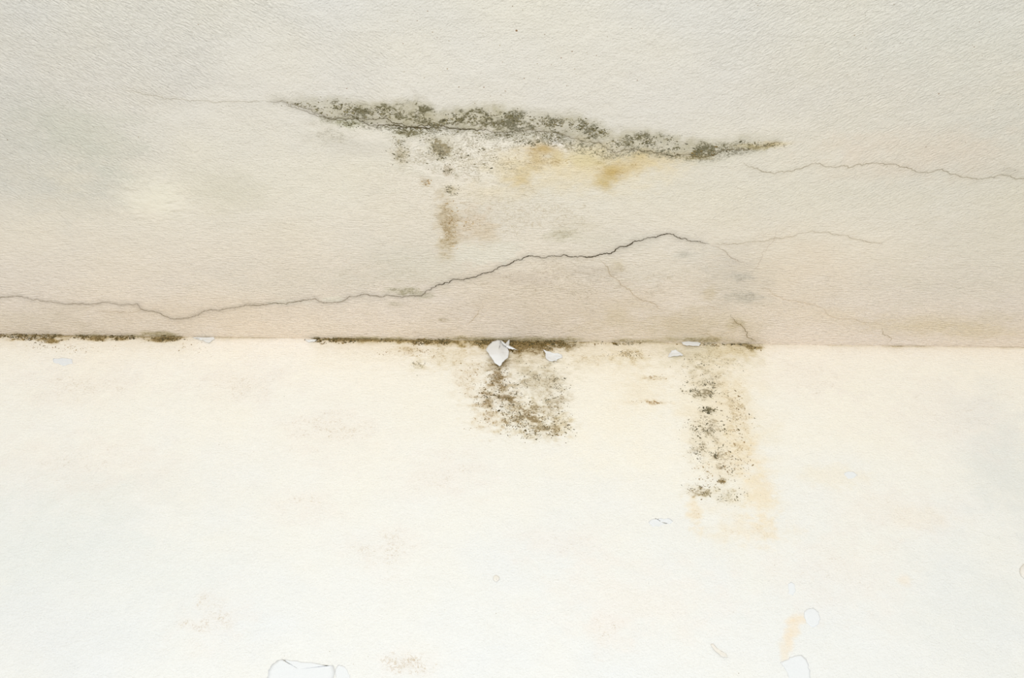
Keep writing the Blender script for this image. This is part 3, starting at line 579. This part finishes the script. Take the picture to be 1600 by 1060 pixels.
# ------------------------------------------------------------------ loose paint
def flake(name, label, cat, outline, mat, lift, thick=.5, sheet=wl, base=.25, rings=7, parent=None, crumple=.3, drop=.82, centre=None, group=None, seed=0):
    """lift(u, v, r): mm off the surface; u, v = -1..1 across the outline (v positive downward), r = 0 centre .. 1 rim"""
    pts = [np.array(sheet.pt(*p)) for p in outline]
    dense = []
    rnd = random.Random(seed + 3)
    for a, b in zip(pts, pts[1:] + pts[:1]):
        for t in (0, .25, .5, .75):
            q = a + (b - a) * t
            if t: q = q + np.array([rnd.gauss(0, 1), rnd.gauss(0, 1)]) * .045 * math.hypot(*(b - a))
            dense.append(q)
    P = np.array(dense); c = np.array(sheet.pt(*centre)) if centre else P.mean(0)
    ext = np.abs(P - c).max(0) + 1e-6
    V = []; n = len(P)
    def add(p, r, off):
        u, v = (p - c) / ext; v = v if sheet is wl else -v
        hh = base + (lift(u, v, r) if base > 0 else .4 * lift(u, v, r)) + crumple * (1 if base > 0 else .4) * (float(vn(np.array([p[0] / 5 + seed]), np.array([p[1] / 5]), 97)[0]) - .5) * r
        p = (p[0], p[1] + (hh * drop if hh > 2 else 0))              # it hangs away from the wall and down
        V.append(sheet.world_pt(p[0], max(p[1], .15), hh + off))
    for off in (0, thick):
        add(c, 0, off)
        for k in range(1, rings + 1):
            for p in P: add(c + (p - c) * k / rings, k / rings, off if k < rings else off * .8 + .1 * thick)
    m = 1 + rings * n; Fc = []
    for o in (0, m):
        for j in range(n):
            j2 = (j + 1) % n
            t = (o, o + 1 + j, o + 1 + j2); Fc.append(t if o else t[::-1])
            for k in range(rings - 1):
                a = o + 1 + k * n; q = (a + j, a + n + j, a + n + j2, a + j2); Fc.append(q if o else q[::-1])
    a = 1 + (rings - 1) * n
    for j in range(n): j2 = (j + 1) % n; Fc.append((a + j, a + j2, m + a + j2, m + a + j))
    o = mesh_obj(name, V, Fc, mat, parent)
    bm = bmesh.new(); bm.from_mesh(o.data); bmesh.ops.recalc_face_normals(bm, faces=bm.faces); bm.to_mesh(o.data); bm.free()
    if label: o['label'] = label
    if cat: o['category'] = cat
    if group: o['group'] = group
    return o
G = 'paint flakes on the wall'
e = bpy.data.objects.new('curled_paint_flake', None); COL.objects.link(e); e.empty_display_size = .01
e['label'] = 'largest white paint flake, curled and pointed, hanging below the ceiling joint'; e['category'] = 'paint flake'; e['group'] = G
flake('flake_body', '', '', [(777, 532), (769, 534.5), (763, 540.5), (760, 547), (765, 555), (770, 562), (776, 569), (781, 572.5), (784, 570), (788, 564), (794, 559), (795, 552), (794, 545.5), (789, 540), (782, 532)], M_flake,
      lambda u, v, r: 1.0 + 13.0 * float(sstep(-1.05, .35, v)) - 2.5 * max(0, v - .3) + 4.0 * (1 - u * u) - 7.0 * math.exp(-((u - .45) / .30) ** 2) * max(0, .5 - v) - 3.0 * max(0, u - .2), .45, rings=10, parent=e, crumple=.8, centre=(779, 550))
flake('curled_edge', '', '', [(781, 531.5), (785, 533.5), (789.5, 537.5), (793, 534), (796, 530.3), (796.3, 536), (796, 540.5), (801, 543), (808, 546.8), (801, 546.5), (795.5, 545.5), (791, 543), (786, 538)], M_flake,
      lambda u, v, r: 6.5 + 3.5 * (1 - r) + 3 * v, .45, rings=6, parent=e, crumple=.5, centre=(793, 541))
fl = lambda *a, **k: flake('paint_flake', *a, group=G, **k)
fl('small torn white paint flake just right of the largest curled one', 'paint flake', [(848.5, 547), (851.5, 551), (853, 560), (857.5, 564), (869.5, 564.5), (871, 561), (878.5, 559), (878, 555.5), (871, 552.5), (865, 553), (859, 549.5)], M_flake, lambda u, v, r: .8 + 1.8 * max(0, v) + .6 * u * u, seed=1)
fl('flat white paint chip lodged in the joint above the streak of mould', 'paint flake', [(1064, 539.5), (1080, 538.5), (1090, 539), (1094, 541), (1091, 546.5), (1078, 545.5), (1066.5, 544)], M_flake, lambda u, v, r: 6.5 + 1.0 * v, drop=0, seed=2)
fl('tiny grey-edged paint chip below and left of the flat chip in the joint', 'paint flake', [(1043, 558), (1048.5, 549.5), (1055, 547.5), (1060, 551), (1067, 555.5), (1056, 557)], M_flake, lambda u, v, r: 1.0 + 2.2 * max(0, v), seed=3)
fl('long pale paint chip lying along the joint near its left end', 'paint flake', [(300.5, 528), (318, 528.5), (334.8, 528), (336, 531.5), (328, 536.6), (321.8, 535), (308.8, 531.5)], M_flake_dull, lambda u, v, r: .9 + 1.6 * max(0, v) * (u > -.2), seed=4)
fl('small white crumb of paint in the joint where the thick mould begins', 'paint flake', [(477, 532), (486, 531.5), (495, 532), (492, 535), (481, 535.5)], M_flake_dull, lambda u, v, r: 1.0 + .5 * (1 - r), seed=5)
fl('bluish-white oblong paint patch below the left end of the joint', 'paint flake', [(83, 561), (98, 560), (113, 562), (114, 569), (100, 572.5), (84, 567)], M_scale, lambda u, v, r: .25 + .6 * max(0, v), thick=.18, base=-.1, crumple=.15, seed=6)
fl('rounded white paint scale low on the wall at the right, topmost of its pair', 'paint flake', [(1256, 957), (1262, 952), (1270, 950), (1279, 957), (1281, 966), (1279, 976), (1270, 981), (1260, 974)], M_scale, lambda u, v, r: .2 + .7 * (1 - r * r) + .3 * max(0, -u), thick=.18, base=-.1, crumple=.15, seed=7)
fl('large white paint scale cut by the bottom edge, peeling at its left rim', 'paint flake', [(1219, 1036), (1228, 1032), (1241, 1025), (1252, 1024), (1260, 1031), (1266, 1048), (1270, 1072), (1236, 1072), (1231, 1056), (1226, 1045)], M_scale, lambda u, v, r: .2 + 1.6 * max(0, -u) ** 2 * r, thick=.18, base=-.1, crumple=.2, seed=8)
fl('thin curled sliver of paint low on the wall, left of the large scale', 'paint flake', [(1110, 1008), (1114, 1007), (1119, 1013), (1125, 1018), (1134, 1023), (1136, 1030), (1127, 1026), (1118, 1020), (1113, 1014)], M_flake_cream, lambda u, v, r: .5 + 1.3 * (v - u * .6) * r + .6, seed=9)
fl('raised oval paint blister at the right edge of the photo', 'paint blister', [(1593, 893), (1595, 886), (1601, 881), (1608, 884), (1612, 893), (1608, 901), (1600, 905), (1595, 900)], M_flake_cream, lambda u, v, r: .1 + 3.0 * math.sqrt(max(0, 1 - r * r)), crumple=.1, seed=10)
fl('little pale paint scale right of the mould streak, halfway down the wall', 'paint flake', [(1318, 740), (1325, 737), (1333, 737.5), (1339.6, 743), (1334, 747), (1325, 748.5)], M_scale, lambda u, v, r: .2 + 1.0 * max(0, u) * r, thick=.18, base=-.1, crumple=.2, seed=11)
fl('low crinkled cream paint scale left of the foot of the mould streak', 'paint flake', [(1013, 817), (1016, 813), (1030, 810.5), (1047, 811), (1052, 815), (1048, 819), (1036, 820), (1021, 824)], M_scale, lambda u, v, r: .2 + .7 * max(0, v) * r, thick=.18, base=-.1, crumple=.5, seed=12)
fl('tiny round paint drip alone on the lower middle of the wall', 'paint drip', [(770.5, 902), (775, 899), (780, 902), (780.5, 906), (776, 910.5), (771, 907.5)], M_flake_cream, lambda u, v, r: .1 + 2.2 * math.sqrt(max(0, 1 - r * r)) * (.7 + .3 * v), crumple=.1, seed=13)
fl('broad flat paint scale at the bottom edge, left of centre', 'paint flake', [(419, 1050), (424, 1040), (434, 1032), (447, 1031), (470, 1035), (495, 1037), (520, 1040), (523, 1052), (522, 1072), (416, 1072)], M_scale, lambda u, v, r: .15 + .5 * max(0, u) * r, thick=.12, base=.05, crumple=.1, seed=14)
fl('narrow paint scale at the bottom edge, against the broad one\'s right side', 'paint flake', [(524, 1046), (529, 1039), (536, 1041), (542, 1046), (547, 1060), (548, 1072), (525, 1072)], M_scale, lambda u, v, r: .3 + 1.4 * max(0, -u) * r, thick=.18, base=-.1, crumple=.3, seed=15)
fl('small upright oval paint scale just above the rounded one at the right', 'paint flake', [(1231, 914), (1236, 910), (1241, 913), (1243, 923), (1239, 931), (1232, 928)], M_scale, lambda u, v, r: .2 + .6 * max(0, v) * r, thick=.18, base=-.1, crumple=.15, seed=16)
